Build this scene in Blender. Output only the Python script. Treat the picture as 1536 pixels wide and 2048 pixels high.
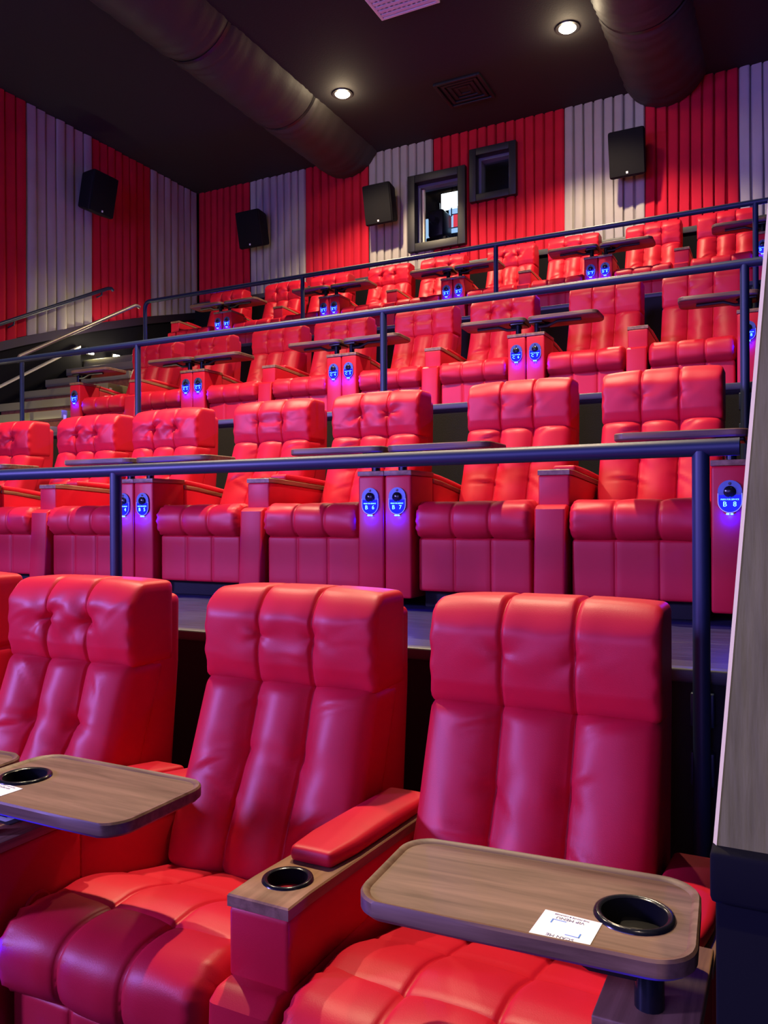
import bpy, math, random
from mathutils import Matrix, Vector

for _o in list(bpy.data.objects):
    bpy.data.objects.remove(_o)
C = bpy.context.scene.collection
S = bpy.context.scene

# ------------------------------------------------------------------ camera, light, exposure
H = 1.34                      # camera height over the front row's floor
F_PX, YAW, ROLL = 1605.0, math.radians(26.84), math.radians(0.25)
cam_d = bpy.data.cameras.new('camera')
cam = bpy.data.objects.new('camera', cam_d); C.objects.link(cam)
cam_d.sensor_fit = 'HORIZONTAL'; cam_d.sensor_width = 36.0
cam_d.lens = F_PX / 1536.0 * 36.0
cam_d.shift_y = 6.0 / 1536.0
cam_d.clip_start = 0.02
_R = Vector((math.cos(YAW), math.sin(YAW), 0)); _F = Vector((-math.sin(YAW), math.cos(YAW), 0)); _U = Vector((0, 0, 1))
_R2 = _R * math.cos(ROLL) - _U * math.sin(ROLL); _U2 = _R * math.sin(ROLL) + _U * math.cos(ROLL)
cam.matrix_world = Matrix(((_R2.x, _U2.x, -_F.x, 0), (_R2.y, _U2.y, -_F.y, 0), (_R2.z, _U2.z, -_F.z, H), (0, 0, 0, 1)))
S.camera = cam

w = bpy.data.worlds.new('world'); S.world = w; w.use_nodes = True
w.node_tree.nodes['Background'].inputs[0].default_value = (0.02, 0.02, 0.03, 1)
w.node_tree.nodes['Background'].inputs[1].default_value = 0.0
S.view_settings.view_transform = 'Standard'; S.view_settings.look = 'None'
S.view_settings.gamma = 1.0; S.view_settings.use_curve_mapping = False
S.view_settings.exposure = 0.0

LAMP_W = 880.0                # each ceiling downlight
LAMP_COL = (1.0, 0.76, 0.47)
SCREEN_E = 5.6                # cinema screen radiance
SCREEN_COL = (0.36, 0.28, 1.25)
LED_W = 3.6

# ------------------------------------------------------------------ materials
def nodes_of(m):
    m.use_nodes = True
    nt = m.node_tree
    return nt, nt.nodes['Principled BSDF']

def sset(b, k, v):
    if k in b.inputs: b.inputs[k].default_value = v

def mat(name, col, rough=0.5, metal=0.0, spec=0.5, emit=None, estr=0.0, bump=None, vary=0.0, vscale=6.0):
    m = bpy.data.materials.new(name)
    nt, b = nodes_of(m)
    sset(b, 'Base Color', (*col, 1)); sset(b, 'Roughness', rough); sset(b, 'Metallic', metal)
    sset(b, 'Specular IOR Level', spec)
    if emit:
        sset(b, 'Emission Color', (*emit, 1)); sset(b, 'Emission Strength', estr)
    tc = nt.nodes.new('ShaderNodeTexCoord')
    if vary > 0:
        n = nt.nodes.new('ShaderNodeTexNoise'); n.inputs['Scale'].default_value = vscale; n.inputs['Detail'].default_value = 4
        nt.links.new(tc.outputs['Object'], n.inputs['Vector'])
        r = nt.nodes.new('ShaderNodeValToRGB')
        r.color_ramp.elements[0].position = 0.3; r.color_ramp.elements[1].position = 0.7
        r.color_ramp.elements[0].color = (*[c * (1 - vary) for c in col], 1)
        r.color_ramp.elements[1].color = (*[min(1, c * (1 + vary)) for c in col], 1)
        nt.links.new(n.outputs['Fac'], r.inputs['Fac']); nt.links.new(r.outputs['Color'], b.inputs['Base Color'])
    if bump:
        n2 = nt.nodes.new('ShaderNodeTexNoise'); n2.inputs['Scale'].default_value = bump[0]; n2.inputs['Detail'].default_value = 3
        nt.links.new(tc.outputs['Object'], n2.inputs['Vector'])
        bp = nt.nodes.new('ShaderNodeBump'); bp.inputs['Strength'].default_value = bump[1]; bp.inputs['Distance'].default_value = bump[2]
        nt.links.new(n2.outputs['Fac'], bp.inputs['Height']); nt.links.new(bp.outputs['Normal'], b.inputs['Normal'])
    return m

def wood_mat(name, c1, c2, axis='X', scale=7.0):
    m = bpy.data.materials.new(name)
    nt, b = nodes_of(m)
    tc = nt.nodes.new('ShaderNodeTexCoord'); mp = nt.nodes.new('ShaderNodeMapping')
    st = (1.6, 22.0, 22.0) if axis == 'X' else (22.0, 1.6, 22.0)
    mp.inputs['Scale'].default_value = st
    nt.links.new(tc.outputs['Object'], mp.inputs['Vector'])
    n = nt.nodes.new('ShaderNodeTexNoise'); n.inputs['Scale'].default_value = 1.6; n.inputs['Detail'].default_value = 6; n.inputs['Roughness'].default_value = 0.62
    n.inputs['Distortion'].default_value = 0.6
    nt.links.new(mp.outputs['Vector'], n.inputs['Vector'])
    r = nt.nodes.new('ShaderNodeValToRGB')
    r.color_ramp.elements[0].position = 0.32; r.color_ramp.elements[0].color = (*c1, 1)
    r.color_ramp.elements[1].position = 0.66; r.color_ramp.elements[1].color = (*c2, 1)
    nt.links.new(n.outputs['Fac'], r.inputs['Fac']); nt.links.new(r.outputs['Color'], b.inputs['Base Color'])
    sset(b, 'Roughness', 0.48); sset(b, 'Specular IOR Level', 0.35)
    return m

def emission(name, col, strength):
    m = bpy.data.materials.new(name); m.use_nodes = True
    nt = m.node_tree; nt.nodes.clear()
    o = nt.nodes.new('ShaderNodeOutputMaterial'); e = nt.nodes.new('ShaderNodeEmission')
    e.inputs[0].default_value = (*col, 1); e.inputs[1].default_value = strength
    nt.links.new(e.outputs[0], o.inputs[0]); return m

def glass_mat(name):
    m = bpy.data.materials.new(name); m.use_nodes = True
    nt = m.node_tree; nt.nodes.clear()
    o = nt.nodes.new('ShaderNodeOutputMaterial'); t = nt.nodes.new('ShaderNodeBsdfTransparent'); g = nt.nodes.new('ShaderNodeBsdfGlossy')
    g.inputs['Roughness'].default_value = 0.03
    mx = nt.nodes.new('ShaderNodeMixShader'); fr = nt.nodes.new('ShaderNodeFresnel'); fr.inputs[0].default_value = 1.35
    nt.links.new(fr.outputs[0], mx.inputs[0]); nt.links.new(t.outputs[0], mx.inputs[1]); nt.links.new(g.outputs[0], mx.inputs[2])
    nt.links.new(mx.outputs[0], o.inputs[0]); return m

M = {}
M['leather'] = mat('red_leather', (0.55, 0.009, 0.029), 0.44, spec=0.27, bump=(420, 0.12, 0.002), vary=0.06, vscale=5)
M['leather_side'] = M['leather']
M['wood'] = wood_mat('walnut_laminate', (0.085, 0.042, 0.025), (0.205, 0.115, 0.075), 'X')
M['woody'] = wood_mat('walnut_laminate_lengthwise', (0.13, 0.065, 0.03), (0.29, 0.155, 0.085), 'Y')
M['black'] = mat('black_plastic', (0.008, 0.008, 0.010), 0.35)
M['cup'] = mat('matt_black_cup', (0.003, 0.003, 0.004), 0.9, spec=0.1)
M['chrome'] = mat('black_gloss_ring', (0.02, 0.022, 0.03), 0.18, metal=0.6)
M['metal'] = mat('dark_painted_steel', (0.008, 0.019, 0.052), 0.45, metal=0.1, spec=0.5)
M['handrail'] = mat('pale_steel_rail', (0.30, 0.27, 0.22), 0.35, metal=0.6)
M['ceiling'] = mat('black_ceiling_paint', (0.011, 0.010, 0.012), 0.85, bump=(60, 0.3, 0.004))
M['duct'] = mat('black_duct_fabric', (0.032, 0.030, 0.028), 0.6, bump=(30, 0.25, 0.006))
M['wall'] = mat('black_wall_paint', (0.0035, 0.0035, 0.006), 0.85, spec=0.12)
M['carcass'] = mat('black_carpet', (0.008, 0.008, 0.011), 0.95, bump=(300, 0.4, 0.003))
M['trim'] = mat('dark_plum_trim', (0.016, 0.010, 0.022), 0.5)
M['edge'] = mat('slate_nosing', (0.050, 0.052, 0.070), 0.45)
M['red_cloth'] = mat('red_curtain_cloth', (0.50, 0.010, 0.030), 0.92, spec=0.2, bump=(140, 0.2, 0.002), vary=0.10, vscale=3)
M['white_cloth'] = mat('off_white_curtain_cloth', (0.375, 0.355, 0.325), 0.92, spec=0.2, bump=(140, 0.2, 0.002), vary=0.06, vscale=3)
M['speaker'] = mat('speaker_black', (0.0045, 0.0045, 0.006), 0.7, spec=0.25)
M['grille'] = mat('speaker_cloth', (0.005, 0.005, 0.007), 0.9, spec=0.2, bump=(500, 0.5, 0.002))
M['white'] = mat('white_card', (0.80, 0.80, 0.82), 0.6)
M['ink'] = mat('navy_ink', (0.03, 0.035, 0.14), 0.7)
M['blue_ink'] = mat('blue_ink', (0.04, 0.22, 0.62), 0.7)
M['frame'] = mat('charcoal_frame', (0.010, 0.010, 0.014), 0.5)
M['frame_in'] = mat('grey_blue_reveal', (0.10, 0.11, 0.17), 0.5)
M['plate'] = mat('brushed_silver_plate', (0.07, 0.11, 0.24), 0.35, metal=0.5)
M['led_plate'] = emission('blue_backlit_plate', (0.02, 0.02, 1.0), 1.1)
M['led_text'] = emission('cyan_backlit_text', (0.18, 0.62, 1.0), 3.0)
M['led_ring'] = emission('violet_blue_edge', (0.16, 0.16, 1.0), 2.2)
M['lamp'] = emission('warm_lamp_face', (1.0, 0.88, 0.62), 60.0)
M['step_lamp'] = emission('step_lamp_face', (1.0, 0.90, 0.70), 40.0)
M['added_lamp'] = emission('added_lilac_shade', (0.55, 0.40, 1.0), 3.0)
M['nosing'] = mat('pale_ribbed_nosing', (0.24, 0.23, 0.12), 0.4, metal=0.2)
M['brown'] = mat('brown_carpet_riser', (0.24, 0.080, 0.030), 0.95, bump=(260, 0.5, 0.004), vary=0.25, vscale=30)
M['lattice'] = mat('white_lattice', (0.72, 0.74, 0.86), 0.6)
M['glass'] = glass_mat('booth_glass')
M['booth'] = mat('booth_wall', (0.10, 0.115, 0.125), 0.8)
M['monitor'] = emission('booth_monitor_screen', (0.75, 0.90, 1.0), 5.0)
M['poster'] = emission('glowing_booth_poster', (0.36, 0.62, 1.0), 1.0)  # poster's lit look put into its own glow; the booth has no lamp
M['poster_red'] = emission('glowing_poster_red', (0.85, 0.06, 0.10), 0.9)
M['booth_panel'] = emission('glowing_booth_panel', (0.40, 0.66, 1.0), 0.9)  # pale panel made to emit, as the booth has no lamp
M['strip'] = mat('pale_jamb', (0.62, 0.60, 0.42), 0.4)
M['strip_e'] = mat('pale_edge_strip', (0.80, 0.72, 0.30), 0.8)  # narrow edge strip, paler than the wall face
M['screen'] = emission('lit_cinema_screen', SCREEN_COL, SCREEN_E)

def plaster():
    m = bpy.data.materials.new('rough_grey_plaster')
    nt, b = nodes_of(m)
    tc = nt.nodes.new('ShaderNodeTexCoord'); mp = nt.nodes.new('ShaderNodeMapping'); mp.inputs['Scale'].default_value = (60, 60, 7)
    nt.links.new(tc.outputs['Object'], mp.inputs['Vector'])
    n = nt.nodes.new('ShaderNodeTexNoise'); n.inputs['Scale'].default_value = 1.2; n.inputs['Detail'].default_value = 8
    nt.links.new(mp.outputs['Vector'], n.inputs['Vector'])
    r = nt.nodes.new('ShaderNodeValToRGB')
    r.color_ramp.elements[0].color = (0.125, 0.118, 0.034, 1); r.color_ramp.elements[1].color = (0.20, 0.19, 0.060, 1)
    r.color_ramp.elements[0].position = 0.3; r.color_ramp.elements[1].position = 0.7
    nt.links.new(n.outputs['Fac'], r.inputs['Fac']); nt.links.new(r.outputs['Color'], b.inputs['Base Color'])
    n2 = nt.nodes.new('ShaderNodeTexNoise'); n2.inputs['Scale'].default_value = 1.6; n2.inputs['Detail'].default_value = 5
    nt.links.new(mp.outputs['Vector'], n2.inputs['Vector'])
    bp = nt.nodes.new('ShaderNodeBump'); bp.inputs['Strength'].default_value = 0.6; bp.inputs['Distance'].default_value = 0.004
    nt.links.new(n2.outputs['Fac'], bp.inputs['Height']); nt.links.new(bp.outputs['Normal'], b.inputs['Normal'])
    sset(b, 'Roughness', 0.9); return m
M['plaster'] = plaster()

def floor_mat():
    m = bpy.data.materials.new('dark_wood_vinyl')
    nt, b = nodes_of(m)
    tc = nt.nodes.new('ShaderNodeTexCoord'); mp = nt.nodes.new('ShaderNodeMapping'); mp.inputs['Scale'].default_value = (3, 40, 1)
    nt.links.new(tc.outputs['Object'], mp.inputs['Vector'])
    n = nt.nodes.new('ShaderNodeTexNoise'); n.inputs['Scale'].default_value = 2.0; n.inputs['Detail'].default_value = 6
    nt.links.new(mp.outputs['Vector'], n.inputs['Vector'])
    r = nt.nodes.new('ShaderNodeValToRGB')
    r.color_ramp.elements[0].color = (0.012, 0.013, 0.034, 1); r.color_ramp.elements[1].color = (0.042, 0.042, 0.105, 1)
    r.color_ramp.elements[0].position = 0.35; r.color_ramp.elements[1].position = 0.75
    nt.links.new(n.outputs['Fac'], r.inputs['Fac']); nt.links.new(r.outputs['Color'], b.inputs['Base Color'])
    sset(b, 'Roughness', 0.42); sset(b, 'Specular IOR Level', 0.25); return m
M['floor'] = floor_mat()

# ------------------------------------------------------------------ mesh helpers
class MB:
    def __init__(self): self.v = []; self.f = []
    def add(self, vs, fs):
        o = len(self.v); self.v += [tuple(p) for p in vs]; self.f += [tuple(i + o for i in q) for q in fs]; return self
    def box(self, x0, x1, y0, y1, z0, z1):
        vs = [(x, y, z) for x in (x0, x1) for y in (y0, y1) for z in (z0, z1)]
        return self.add(vs, [(0, 1, 3, 2), (4, 6, 7, 5), (0, 4, 5, 1), (2, 3, 7, 6), (0, 2, 6, 4), (1, 5, 7, 3)])
    def tube(self, pts, r, n=12, caps=True):
        pts = [Vector(p) for p in pts]; rs = r if isinstance(r, (list, tuple)) else [r] * len(pts)
        vs = []; fs = []
        t0 = (pts[1] - pts[0]).normalized(); up = Vector((0, 0, 1)) if abs(t0.z) < 0.9 else Vector((1, 0, 0))
        u = t0.cross(up).normalized()
        for i, p in enumerate(pts):
            if i == 0: t = t0
            elif i == len(pts) - 1: t = (pts[i] - pts[i - 1]).normalized()
            else: t = ((pts[i] - pts[i - 1]).normalized() + (pts[i + 1] - pts[i]).normalized()).normalized()
            u = (u - t * u.dot(t)).normalized(); v2 = t.cross(u)
            for k in range(n):
                a = 2 * math.pi * k / n
                vs.append(p + (u * math.cos(a) + v2 * math.sin(a)) * rs[i])
        for i in range(len(pts) - 1):
            for k in range(n):
                a, b = i * n + k, i * n + (k + 1) % n
                fs.append((a, a + n, b + n, b))
        if caps:
            fs.append(tuple(range(n))); fs.append(tuple(reversed(range((len(pts) - 1) * n, len(pts) * n))))
        return self.add(vs, fs)
    def lathe(self, prof, c, axis='Z', n=28, cap0=False, cap1=False):
        vs = []; fs = []
        for (r, h) in prof:
            for k in range(n):
                a = 2 * math.pi * k / n
                p = (r * math.cos(a), r * math.sin(a), h)
                if axis == 'Y': p = (p[0], h, p[1])
                if axis == 'X': p = (h, p[0], p[1])
                vs.append((p[0] + c[0], p[1] + c[1], p[2] + c[2]))
        for i in range(len(prof) - 1):
            for k in range(n):
                a, b = i * n + k, i * n + (k + 1) % n
                fs.append((a, b, b + n, a + n))
        if cap0: fs.append(tuple(reversed(range(n))))
        if cap1: fs.append(tuple(range((len(prof) - 1) * n, len(prof) * n)))
        return self.add(vs, fs)
    def mesh(self, name, m, smooth=False, sharp=None):
        me = bpy.data.meshes.new(name); me.from_pydata(self.v, [], self.f); me.update()
        me.materials.append(m)
        if smooth:
            me.polygons.foreach_set('use_smooth', [True] * len(me.polygons))
            if sharp is not None: me.set_sharp_from_angle(angle=math.radians(sharp))
        return me

def fix_normals(me):
    import bmesh
    b = bmesh.new(); b.from_mesh(me); bmesh.ops.recalc_face_normals(b, faces=b.faces); b.to_mesh(me); b.free(); return me

def obj(name, me, parent=None, loc=(0, 0, 0), rot=(0, 0, 0)):
    o = bpy.data.objects.new(name, me); C.objects.link(o)
    o.location = loc; o.rotation_euler = rot
    if parent: o.parent = parent
    return o

def tag(o, label, cat, group=None):
    o['label'] = label; o['category'] = cat
    if group: o['group'] = group
    return o

def struct(name, me, label=None):
    o = obj(name, me); o['kind'] = 'structure'
    if label: o['label'] = label
    return o

def empty(name, loc, label=None, cat=None, group=None, rotz=0.0):
    o = bpy.data.objects.new(name, None); C.objects.link(o); o.location = loc; o.rotation_euler = (0, 0, rotz)
    o.empty_display_size = 0.1
    if label: tag(o, label, cat, group)
    return o

def copy_thing(root, loc, label, group):
    def rec(o, parent):
        c = o.copy(); C.objects.link(c)
        if parent: c.parent = parent
        for ch in o.children: rec(ch, c)
        return c
    r = rec(root, None); r.location = loc; r['label'] = label
    if group: r['group'] = group
    return r

def lin(a, b, n, r, extra=()):
    L = [a, a + .12 * r, a + .35 * r, a + .65 * r, a + r]
    k = [a + r + (b - a - 2 * r) * i / n for i in range(1, n)]
    R = [b - r, b - .65 * r, b - .35 * r, b - .12 * r, b]
    s = sorted(L + k + R + [e for e in extra if a + r < e < b - r])
    out = [s[0]]
    for q in s[1:]:
        if q - out[-1] > 1e-4: out.append(q)
    return out

def lin2(a, b, r):
    return [a, a + .3 * r, a + r, b - r, b - .3 * r, b]

def rbox(xs, ys, zs, r, disp=None):
    """rounded box over coordinate lists, optional displacement of every vertex"""
    nx, ny, nz = len(xs), len(ys), len(zs)
    idx = {}; vs = []
    cx, cy, cz = (xs[0] + xs[-1]) / 2, (ys[0] + ys[-1]) / 2, (zs[0] + zs[-1]) / 2
    hx, hy, hz = (xs[-1] - xs[0]) / 2 - r, (ys[-1] - ys[0]) / 2 - r, (zs[-1] - zs[0]) / 2 - r
    def V(i, j, k):
        key = (i, j, k)
        if key not in idx:
            p = (xs[i] - cx, ys[j] - cy, zs[k] - cz)
            q = (max(-hx, min(hx, p[0])), max(-hy, min(hy, p[1])), max(-hz, min(hz, p[2])))
            d = Vector((p[0] - q[0], p[1] - q[1], p[2] - q[2]))
            if d.length > 1e-9: d = d.normalized() * r
            P = (cx + q[0] + d.x, cy + q[1] + d.y, cz + q[2] + d.z)
            if disp: P = disp(*P)
            idx[key] = len(vs); vs.append(P)
        return idx[key]
    fs = []
    for i in range(nx - 1):
        for j in range(ny - 1):
            fs.append((V(i, j, 0), V(i, j + 1, 0), V(i + 1, j + 1, 0), V(i + 1, j, 0)))
            fs.append((V(i, j, nz - 1), V(i + 1, j, nz - 1), V(i + 1, j + 1, nz - 1), V(i, j + 1, nz - 1)))
    for i in range(nx - 1):
        for k in range(nz - 1):
            fs.append((V(i, 0, k), V(i + 1, 0, k), V(i + 1, 0, k + 1), V(i, 0, k + 1)))
            fs.append((V(i, ny - 1, k), V(i, ny - 1, k + 1), V(i + 1, ny - 1, k + 1), V(i + 1, ny - 1, k)))
    for j in range(ny - 1):
        for k in range(nz - 1):
            fs.append((V(0, j, k), V(0, j, k + 1), V(0, j + 1, k + 1), V(0, j + 1, k)))
            fs.append((V(nx - 1, j, k), V(nx - 1, j + 1, k), V(nx - 1, j + 1, k + 1), V(nx - 1, j, k + 1)))
    return vs, fs

def rb(x0, x1, y0, y1, z0, z1, r=0.006):
    return rbox(lin2(x0, x1, r), lin2(y0, y1, r), lin2(z0, z1, r), r)

def simple(name, x0, x1, y0, y1, z0, z1, m, r=0.006, parent=None):
    return obj(name, MB().add(*rb(x0, x1, y0, y1, z0, z1, r)).mesh(name, m, True, 40), parent)

def rrect(hx, hy, r, n=6):
    pts = []
    for (sx, sy, a0) in ((1, 1, 0), (-1, 1, 90), (-1, -1, 180), (1, -1, 270)):
        for i in range(n + 1):
            a = math.radians(a0 + 90 * i / n)
            pts.append((sx * (hx - r) + r * math.cos(a), sy * (hy - r) + r * math.sin(a)))
    return pts

def ray_to_poly(c, a, poly):
    d = (math.cos(a), math.sin(a)); best = 1e9
    for i in range(len(poly)):
        p, q = poly[i], poly[(i + 1) % len(poly)]
        ex, ey = q[0] - p[0], q[1] - p[1]
        den = d[0] * ey - d[1] * ex
        if abs(den) < 1e-12: continue
        t = ((p[0] - c[0]) * ey - (p[1] - c[1]) * ex) / den
        u = ((p[0] - c[0]) * d[1] - (p[1] - c[1]) * d[0]) / den
        if t > 1e-6 and -1e-6 <= u <= 1 + 1e-6: best = min(best, t)
    return (c[0] + d[0] * best, c[1] + d[1] * best)

def holed_plate(poly_rings, hole_c, hole_r, hole_z0):
    """plate with a round hole: poly_rings = [(polygon, z)] from the hole's rim outward and round to the underside"""
    first = poly_rings[0][0]
    angs = sorted(set([round(2 * math.pi * k / 40, 6) for k in range(40)] +
                      [round(math.atan2(p[1] - hole_c[1], p[0] - hole_c[0]) % (2 * math.pi), 6) for p in first]))
    n = len(angs); vs = []; fs = []
    rings = [([(hole_c[0] + hole_r * math.cos(a), hole_c[1] + hole_r * math.sin(a)) for a in angs], hole_z0[0]),
             ([(hole_c[0] + hole_r * math.cos(a), hole_c[1] + hole_r * math.sin(a)) for a in angs], hole_z0[1])]
    for poly, z in poly_rings:
        rings.append(([ray_to_poly(hole_c, a, poly) for a in angs], z))
    rings.append(rings[0])
    for pts, z in rings:
        vs += [(p[0], p[1], z) for p in pts]
    for i in range(len(rings) - 1):
        for k in range(n):
            a, b = i * n + k, i * n + (k + 1) % n
            fs.append((a, b, b + n, a + n))
    return vs, fs

FONT_CACHE = {}
def text_mesh(body, size, m, extrude=0.0006):
    key = (body, size, m.name)
    if key in FONT_CACHE: return FONT_CACHE[key]
    cu = bpy.data.curves.new('lettering', 'FONT'); cu.body = body; cu.size = size; cu.align_x = 'CENTER'; cu.align_y = 'CENTER'
    cu.extrude = extrude; cu.resolution_u = 2
    o = bpy.data.objects.new('lettering_source', cu); C.objects.link(o)
    dg = bpy.context.evaluated_depsgraph_get()
    me = bpy.data.meshes.new_from_object(o.evaluated_get(dg)); me.materials.clear(); me.materials.append(m)
    bpy.data.objects.remove(o); bpy.data.curves.remove(cu)
    FONT_CACHE[key] = me; return me

# ------------------------------------------------------------------ levels (z from the front row's floor)
FZ = {'A': 0.0, 'B': 0.91, 'C': 2.025, 'D': 3.27}      # floor of each row
FY = {'A': 1.14, 'B': 3.33, 'C': 5.69, 'D': 8.07}      # front plane of each row's consoles
DX = {'A': 0.018, 'B': -0.004, 'C': -0.035, 'D': -0.012}
EB, EC, ED = 2.36, 4.62, 7.35                           # platform edges
YW, XL, XR, ZC = 9.3, -7.756, 1.25, 4.74 + H

# ------------------------------------------------------------------ room shell
def platform(name, x0, x1, y0, y1, z0, z1, m, label):
    return struct(name, MB().box(x0, x1, y0, y1, z0, z1).mesh(name, m), label)
platform('floor', XL - .2, XR + .2, -6.1, EB, -0.2, 0.0, M['floor'], 'dark vinyl floor under the front row')
platform('floor.001', -6.42, 0.02, EB, EC, 0.0, FZ['B'], M['floor'], 'dark vinyl platform of the second row')
platform('floor.002', -6.42, 0.02, EC, ED, 0.0, FZ['C'], M['floor'], 'dark vinyl platform of the third row')
platform('floor.003', XL, 0.02, ED, YW + .1, 0.0, FZ['D'], M['floor'], 'dark vinyl platform of the top row')
# black riser skins and nosings
for i, (y, z0, z1, x0) in enumerate(((EB, 0, FZ['B'], -6.42), (EC, FZ['B'], FZ['C'], -6.42), (ED, FZ['C'], FZ['D'], -6.42))):
    nm = 'trim_%d' % (i + 1)
    struct(nm, MB().box(x0, 0.02, y - .012, y, z0, z1 - .03).mesh(nm, M['carcass']), 'black carpeted riser skin')
    nm = 'trim_%d' % (i + 4)
    struct(nm, MB().add(*rb(x0, 0.02, y - .02, y + .03, z1 - .035, z1 + .004, .008)).mesh(nm, M['edge'], True, 40), 'slate coloured platform nosing')

struct('ceiling', MB().box(XL - .2, XR + .2, -6.1, YW + .3, ZC, ZC + .1).mesh('ceiling', M['ceiling']))
struct('wall_left', MB().box(XL - .25, XL - .10, -6.1, YW + .3, -.2, ZC).mesh('wall_left', M['wall']))
struct('wall_right', MB().box(XR, XR + .15, -6.1, YW + .3, -.2, ZC).mesh('wall_right', M['wall']))
struct('wall_front', MB().box(XL - .2, XR + .2, -6.1, -5.95, -.2, ZC).mesh('wall_front', M['wall']))
# back wall with two booth openings
W1 = (-4.225, -3.645, 3.435 + H, 4.20 + H); W2 = (-3.405, -2.985, 3.908 + H, 4.382 + H)
wb = MB(); y0, y1 = YW + .06, YW + .20
wb.box(XL - .2, W1[0], y0, y1, 0, ZC); wb.box(W1[1], W2[0], y0, y1, 0, ZC); wb.box(W2[1], XR + .2, y0, y1, 0, ZC)
for W in (W1, W2):
    wb.box(W[0], W[1], y0, y1, 0, W[2]); wb.box(W[0], W[1], y0, y1, W[3], ZC)
struct('wall_back', wb.mesh('wall_back', M['wall']))
# wainscot below the back curtains
struct('baseboard_back', MB().box(XL - .1, XR, YW - .06, YW + .06, FZ['D'], 3.03 + H).mesh('baseboard_back', M['wall']), 'black wainscot below the back curtains')
struct('trim_7', MB().add(*rb(XL - .1, XR, YW - .09, YW + .06, 3.03 + H, 3.10 + H, .01)).mesh('trim_7', M['edge'], True, 40), 'ledge on the back wainscot')
# sloped wainscot on the left wall (follows the stairs)
lw = [(9.3, 2.99), (8.32, 2.72), (7.30, 2.405), (6.33, 2.06), (5.98, 1.925), (4.4, 1.34), (2.0, 0.46), (-1.0, -0.64)]
def lowz(y):
    for (a, b) in zip(lw[:-1], lw[1:]):
        if b[0] <= y <= a[0]:
            t = (y - b[0]) / (a[0] - b[0]); return b[1] + t * (a[1] - b[1])
    return lw[0][1] if y > lw[0][0] else lw[-1][1]
mb = MB(); mt = MB()
for (a, b) in zip(lw[:-1], lw[1:]):
    for (q, x1, zt, zb) in ((mb, XL - .03, -.10, None), (mt, XL + .0, 0.0, -.10)):
        ya, yb = b[0], a[0]; za, zbb = b[1] + H, a[1] + H
        lo_a = za + zb if zb is not None else -.1; lo_b = zbb + zb if zb is not None else -.1
        vs = [(XL - .10, ya, lo_a), (x1, ya, lo_a), (x1, ya, za + zt), (XL - .10, ya, za + zt),
              (XL - .10, yb, lo_b), (x1, yb, lo_b), (x1, yb, zbb + zt), (XL - .10, yb, zbb + zt)]
        q.add(vs, [(0, 3, 2, 1), (4, 5, 6, 7), (1, 2, 6, 5), (0, 4, 7, 3), (2, 3, 7, 6), (0, 1, 5, 4)])
struct('baseboard_left', mb.mesh('baseboard_left', M['wall']), 'black wainscot beside the stairs')
struct('trim_8', mt.mesh('trim_8', M['trim']), 'dark plum band under the left curtains')

# entrance wall end beside the camera: rough plaster over a black base
pz = [(-1.34, -.0775), (-.364, -.0775), (.09, -.040), (.334, -.020), (1.5, .075)]
mb = MB(); ms = MB()
for (a, b) in zip(pz[1:-1], pz[2:]):
    (za, xa), (zb, xb) = a, b
    mb.add([(xa + .0042, .95, za + H), (.55, .95, za + H), (.55, 1.06, za + H), (xa + .0042, 1.06, za + H),
            (xb + .0042, .95, zb + H), (.55, .95, zb + H), (.55, 1.06, zb + H), (xb + .0042, 1.06, zb + H)],
           [(0, 1, 5, 4), (1, 2, 6, 5), (2, 3, 7, 6), (3, 0, 4, 7), (4, 5, 6, 7), (3, 2, 1, 0)])
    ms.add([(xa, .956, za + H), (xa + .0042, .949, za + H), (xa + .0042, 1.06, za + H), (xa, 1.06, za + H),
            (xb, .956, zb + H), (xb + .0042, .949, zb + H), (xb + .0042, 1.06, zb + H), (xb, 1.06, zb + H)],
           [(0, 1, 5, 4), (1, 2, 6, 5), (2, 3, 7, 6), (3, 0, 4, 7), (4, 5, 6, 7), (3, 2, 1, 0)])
struct('wall_entrance', mb.mesh('wall_entrance', M['plaster']), 'rough grey brown plaster wall end at the right edge')
struct('trim_9', ms.mesh('trim_9', M['strip_e']), 'pale edge strip of the entrance wall')
struct('baseboard_entrance', MB().add(*rb(-.079, .55, .93, 1.07, .92, .976, .006)).add(*rb(-.074, .55, .94, 1.06, 0, .925, .004)).mesh('baseboard_entrance', M['wall'], True, 40), 'black base of the entrance wall')

struct('wall_blocker', MB().add(*rb(-6.4, -.55, -.72, -.60, 0, 1.12, .01)).mesh('wall_blocker', M['wall'], True, 40), 'added black half wall, unseen behind the camera, shading the first row from the screen')  # added out of view to keep screen light off the front row's lower parts

# cinema screen far behind the camera: what lights the fronts of the seats
sc = MB().add(*rb(-7.2, .7, -5.90, -5.84, 0.6, 4.6, .01)).mesh('screen', M['screen'], True, 40)
tag(obj('projection_screen', sc), 'large lit cinema screen on the front wall behind the camera', 'screen')

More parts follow.
